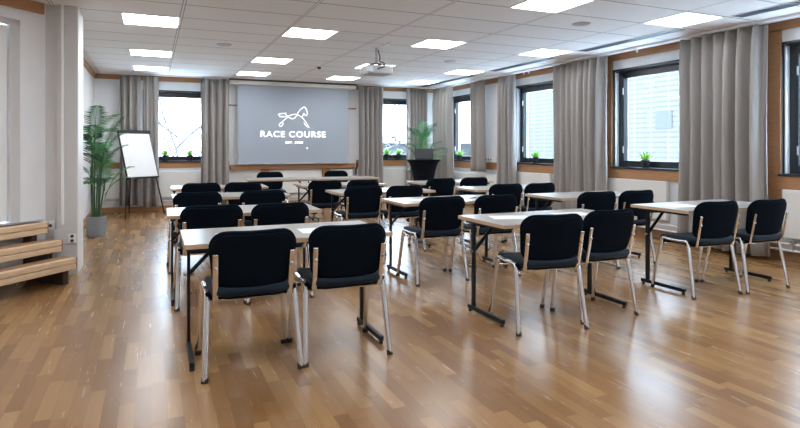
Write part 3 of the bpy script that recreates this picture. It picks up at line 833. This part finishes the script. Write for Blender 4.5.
l2 = MB().box(-.16, .16, -.004, .004, 0, .19).build('laptop_lid', 'laptop', lp, bevel=.004); l2.location = (0, -.02, .012); l2.rotation_euler = (R(-22), 0, 0)
MB().box(-.15, .15, .004, .0055, .012, .18).build('screen', 'shell', l2)

# ------------------------------------------------------------------ plants
def frond(base, az, elev, length, droop, w, mt, parent, rnd, xlim=(-9, 9), nl=17, wl=.017):
    b = MB(); pts = []
    p = Vector(base); d = Vector((math.cos(az) * math.cos(elev), math.sin(az) * math.cos(elev), math.sin(elev)))
    n = 14
    for i in range(n + 1):
        pts.append(p.copy()); p = p + d * (length / n)
        d = (d + Vector((0, 0, -droop / n * (1 + i / n)))).normalized()
    b.sweep(pts, .0055, n=5, radii=[1 - .75 * i / n for i in range(n + 1)])
    for i in range(nl):
        t = .22 + .76 * i / (nl - 1); q = t * n; k_ = int(min(q, n - 1)); f = q - k_
        c = pts[k_].lerp(pts[k_ + 1], f); tg = (pts[k_ + 1] - pts[k_]).normalized()
        side = tg.cross(Vector((0, 0, 1)))
        if side.length < .05: side = Vector((math.sin(az), -math.cos(az), 0))
        side.normalize()
        ll = w * (math.sin(PI * min(1, .18 + t * .80)) ** .6) * rnd.uniform(.85, 1.1)
        for sd in (-1, 1):
            dr_ = (side * sd * .82 + tg * .62 + Vector((0, 0, .12))).normalized()
            a0 = c; a1 = c + dr_ * ll * .5; dr2 = (dr_ + Vector((0, 0, -.45))).normalized(); a2 = a1 + dr2 * ll * .5
            wd = tg * wl * .5
            v = [b.bm.verts.new(x) for x in (a0 - wd * .4, a0 + wd * .4, a1 + wd, a1 - wd, a2, a1 + Vector((0, 0, -.004)))]
            b.bm.faces.new((v[0], v[1], v[2], v[3])); b.bm.faces.new((v[3], v[2], v[4]))
    for v in b.bm.verts: v.co.x = min(max(v.co.x, xlim[0] - .02 * (v.co.x < xlim[0]) * math.sin(v.co.z * 40)), xlim[1])
    return b.build('frond', mt, parent, solid=.0010)

def palm(name, loc, label, hgt, seed, xmin=None, spread=.30, nf=22, wid=.17):
    rnd = random.Random(seed)
    o = empty(name, loc); tag(o, label, 'potted plant')
    pt = MB().lathe([(.118, 0), (.126, .012), (.130, .265), (.132, .27), (.132, .285), (.122, .285), (.119, .25)], 28, cap=False)
    pt.bm.faces.new([v for v in pt.bm.verts][:28][::-1])
    pt.build('pot', 'pot', o, smooth=False)
    MB().lathe([(.119, .235), (.119, .25)], 28).build('soil', 'soil', o)
    tops = []
    for i in range(7):
        a = 2 * PI * i / 7 + .3; r0 = .05; h_ = hgt * (.40 + .36 * ((i * 3) % 7) / 6)
        tx, ty = .09 * math.cos(a), .09 * math.sin(a)
        if xmin is not None: tx += .02
        MB().sweep(smooth_path([(r0 * math.cos(a), r0 * math.sin(a), .24), (r0 * 1.2 * math.cos(a), r0 * 1.2 * math.sin(a), h_ * .55), (tx, ty, h_)], 2), .0105, n=7).build('stem', 'stem', o, smooth=True)
        tops.append((tx, ty, h_))
    for i in range(nf):
        tx, ty, h_ = tops[i % 7]
        az = i * 2.399 + rnd.uniform(-.3, .3); el = R(rnd.uniform(45, 84)) ; L_ = spread * rnd.uniform(1.2, 2.0)
        room = 1.0
        if xmin is not None:
            reach = math.cos(az) * L_ * .85
            if reach < xmin * 1.6: L_ = max(.16, abs(xmin * 1.6 / (math.cos(az) * .85)))
        hz = h_ - rnd.uniform(0, .25)
        L_ = max(.2, min(L_, (hgt + .06 - hz) / math.sin(el)))
        frond((tx, ty, hz), az, el, L_, rnd.uniform(.7, 1.5), wid * rnd.uniform(.8, 1.1), 'leaf' if i % 3 else 'leaf2', o, rnd, (-.255, 9) if xmin is not None else (-9, .52))
    return o
palm('potted_palm', (-.715, 9.15, 0), 'tall potted palm in a grey pot against the left wall', 1.90, 5, xmin=-.12, spread=.34, nf=26, wid=.21)
palm('potted_palm', (5.45, 11.15, 0), 'potted palm standing in the far right corner behind the lectern', 1.98, 11, spread=.36, nf=18, wid=.25)

def sill_plant(loc, seed, label):
    rnd = random.Random(seed); o = empty('small_plant', loc); o.scale = (1.3, 1.3, 1.35); tag(o, label, 'potted plant', 'small green plants on the window sills')
    MB().lathe([(.036, 0), (.046, .07), (.046, .08), (.030, .08)], 18).build('pot', 'blackpot', o)
    b = MB()
    for i in range(30):
        a = i * 2.399; t = (i + .5) / 30; el = R(78 - 55 * t); ln = .11 * rnd.uniform(.8, 1.15)
        d = Vector((math.cos(a) * math.cos(el), math.sin(a) * math.cos(el), math.sin(el))); s_ = Vector((-math.sin(a), math.cos(a), 0)) * .011
        c = Vector((0, 0, .075)) + Vector((math.cos(a), math.sin(a), 0)) * .02 * t
        m_ = c + d * ln * .55; e_ = c + d * ln + Vector((0, 0, -.006))
        v = [b.bm.verts.new(x) for x in (c - s_ * .5, c + s_ * .5, m_ + s_, m_ - s_, e_)]
        b.bm.faces.new(v[:4]); b.bm.faces.new((v[3], v[2], v[4]))
    b.build('leaves', 'lime', o, solid=.002)
sz = WZ0 + .0125
sill_plant((XR + .015, 6.05, sz), 1, 'small green plant on the sill of the side window right of centre')
sill_plant((XR + .015, 8.60, sz), 2, 'small green plant on the sill of the middle side window')
sill_plant((XR + .015, 11.42, sz), 3, 'small green plant on the sill of the farthest side window')
sz = BZ0 + .0125
sill_plant((.26, YB + .015, sz), 4, 'small green plant on the left back window sill, left of two')
sill_plant((.73, YB + .015, sz), 5, 'small green plant on the left back window sill, right of two')
sill_plant((5.07, YB + .015, sz), 6, 'small green plant on the back window sill near the lectern, left of two')
sill_plant((5.37, YB + .015, sz), 7, 'small green plant on the back window sill near the lectern, right of two')

# ------------------------------------------------------------------ flip chart
fc = empty('flip_chart', (-.172, 11.32, 0), R(36.3)); tag(fc, 'white flip chart on a dark tripod beside the palm', 'flip chart')
# local x runs along the board, local y away from the camera
def fl(x, y, z): return (x, y, z)
W2, zb, zt = .325, .70, 1.56
lean = -math.atan2(.28, zt - zb)*-1
bd = empty('tmp'); bpy.data.objects.remove(bd)
brd = MB().box(-W2, W2, -.010, .010, 0, .91).build('board', 'blackmetal', fc, bevel=.006); brd.location = (.03, -.03, zb); brd.rotation_euler = (-lean, 0, 0)
MB().box(-W2 + .022, W2 - .022, -.016, -.0105, .03, .86).build('paper_pad', 'paper', brd)
MB().box(-W2 + .0, W2 - .0, -.028, -.011, .855, .915).build('clamp_bar', 'blackmetal', brd, bevel=.004)
MB().box(-W2 + .02, W2 - .02, -.045, -.011, -.005, .02).build('pen_tray', 'blackmetal', brd, bevel=.004)
for s_ in (-1, 1):
    MB().sweep([(.03 + s_ * .40, -.10, .012), (.03 + s_ * .30, .01, zb), (.03 + s_ * .10, .29, 1.46)], .012, n=8).build('leg', 'blackmetal', fc, smooth=True)
MB().sweep([(.18, .60, .012), (.05, .32, 1.44)], .012, n=8).build('leg', 'blackmetal', fc, smooth=True)

# ------------------------------------------------------------------ wooden steps at the left
st = empty('wooden_steps', obl(.6, .3, 0)); tag(st, 'pale pine plank steps with dark supports leading up to the white door', 'steps')
def spart(name, m, specs, parent=st, bevel=.004):
    mb = MB()
    for s_ in specs: obox(mb, *s_)
    for v in mb.bm.verts: v.co -= st.location
    return mb.build(name, m, parent, bevel=bevel)
for i, (n1, zt_, t0) in enumerate(((.577, .240, .108), (.380, .390, .095), (.186, .548, .085))):
    spart('step_plank', 'pine', [(t0, 2.1, n1 - .055, n1, zt_ - .050, zt_)], bevel=.006)
    spart('step_plank', 'pine', [(t0, 2.1, n1 - .055, n1 - .001, zt_ - .107, zt_ - .055)], bevel=.006)
    spart('tread', 'pine_dark', [(t0 + .01, 2.1, n1 - .19 if i < 2 else .015, n1 - .056, zt_ - .04, zt_ - .001)])
    spart('end_cap', 'pine_dark', [(t0 - .022, t0, n1 - .19 if i < 2 else .02, n1 - .012, zt_ - .105, zt_ - .002)])
for t in (.15, 1.1, 2.0):
    spart('support', 'dark_wood', [(t, t + .06, .02, .53, 0, .132), (t, t + .06, .02, .33, .132, .282), (t, t + .06, .02, .13, .282, .44)])
spart('threshold_strip', 'steel', [(.0 + .02, 2.1, .0, .06, .553, .560)])

# ------------------------------------------------------------------ outside
o = MB().box(-60, 80, 12.8, 90, -4.3, -4.0).build('snow_ground', 'snow'); struct(o)
o = MB().box(7.0, 80, -40, 12.8, -4.3, -4.0).build('snow_ground', 'snow'); struct(o)
bl = empty('office_building', (24, 12, -4)); tag(bl, 'pale ribbed office building seen through the side windows', 'building')
b = MB().box(0, 8, -32, 26, 0, 13).build('facade', 'facade', bl)
for i in range(9):
    for j in range(3):
        f = MB().box(-.04, 0, -28 + i * 6.1, -27.0 + i * 6.1, 2.6 + j * 3.6, 3.5 + j * 3.6).build('window', 'farwhite', bl)
def bare_tree(loc, h, seed, label):
    rnd = random.Random(seed); o = empty('bare_tree', loc); tag(o, label, 'tree')
    b = MB()
    def br(p, d, ln, r_, dep):
        pts = [p]; q = Vector(p); dd = d.copy()
        for i in range(4):
            dd = (dd + Vector((rnd.uniform(-.25, .25), rnd.uniform(-.25, .25), rnd.uniform(-.08, .18)))).normalized(); q = q + dd * ln / 4; pts.append(q.copy())
        b.sweep(pts, r_, n=4 if dep > 1 else 6, radii=[1, .9, .75, .62, .5])
        if dep < 5:
            for k_ in range(4 if dep < 4 else 3):
                j = rnd.choice((1, 2, 3, 4)); a = rnd.uniform(0, 2 * PI)
                nd = (dd * .6 + Vector((math.cos(a), math.sin(a), rnd.uniform(-.1, .6))) * .8).normalized()
                br(pts[j], nd, ln * rnd.uniform(.55, .75), r_ * .48, dep + 1)
    MB().sweep([(0, 0, 0), (.1, 0, h * .25), (0, .1, h * .45)], .16, n=8, radii=[1, .8, .6]).build('trunk', 'bark', o)
    for k_ in range(10):
        a = k_ * 2.4; br(Vector((0, 0, h * (.18 + .04 * k_))), Vector((math.cos(a), math.sin(a), .7)).normalized(), h * .33, .05, 1)
    b.build('branches', 'bark', o)
bare_tree((1.0, 25, -4), 10.5, 3, 'bare leafless tree outside the left back window')
def spruce(loc, h, label):
    rnd = random.Random(4); o = empty('spruce_tree', loc); tag(o, label, 'tree')
    MB().sweep([(0, 0, 0), (0, 0, h)], .14, n=8, radii=[1, .1]).build('trunk', 'bark', o)
    b = MB()
    for i in range(90):
        t = (i + 1) / 90; z = h * (.12 + .87 * t); rr = (1 - t) * h * .22 + .06; a = i * 2.399
        d = Vector((math.cos(a), math.sin(a), -.25)); p = Vector((0, 0, z)); e = p + d * rr * rnd.uniform(.7, 1.1)
        s_ = Vector((-math.sin(a), math.cos(a), 0)) * rr * .14
        m_ = p.lerp(e, .55)
        v = [b.bm.verts.new(x) for x in (p, m_ + s_, e, m_ - s_, m_ + Vector((0, 0, -.12)))]
        b.bm.faces.new(v[:4]); b.bm.faces.new((v[1], v[4], v[2])); b.bm.faces.new((v[3], v[2], v[4]))
    b.build('foliage', 'spruce', o)
spruce((14.6, 34, -4), 9.4, 'frosty spruce tree outside the back window near the lectern')
hs = empty('snowy_house', (18, 42, -4)); tag(hs, 'low pale snow-covered building behind the spruce', 'building')
MB().box(-12, 12, 0, 8, 0, 5.6).build('wall', 'farwhite', hs)
MB().box(-12.5, 12.5, -.5, 8.5, 5.6, 6.1).build('roof', 'snow', hs)

# ------------------------------------------------------------------ light
w = bpy.data.worlds.new('sky'); bpy.context.scene.world = w; w.use_nodes = True
nt = w.node_tree; bg = nt.nodes['Background']
bg.inputs['Color'].default_value = (0.68, 0.84, 1.0, 1); bg.inputs['Strength'].default_value = 7.6

# ------------------------------------------------------------------ camera
cd = bpy.data.cameras.new('camera'); cam = bpy.data.objects.new('camera', cd); C.objects.link(cam)
TH = math.atan(249 / 567)
cam.location = (0, 0, 1.27); cam.rotation_euler = (R(90), 0, -TH)
cd.sensor_width = 36; cd.lens = 567 / 800 * 36; cd.shift_y = -67 / 800; cd.clip_end = 300
s = bpy.context.scene; s.camera = cam
s.view_settings.view_transform = 'Standard'; s.view_settings.look = 'None'; s.view_settings.gamma = 1
s.view_settings.use_curve_mapping = False
s.view_settings.exposure = 1.32
s.cycles.max_bounces = 8; s.cycles.diffuse_bounces = 5; s.cycles.glossy_bounces = 4; s.cycles.transparent_max_bounces = 12
s.cycles.sample_clamp_indirect = 6
s.cycles.use_denoising = True
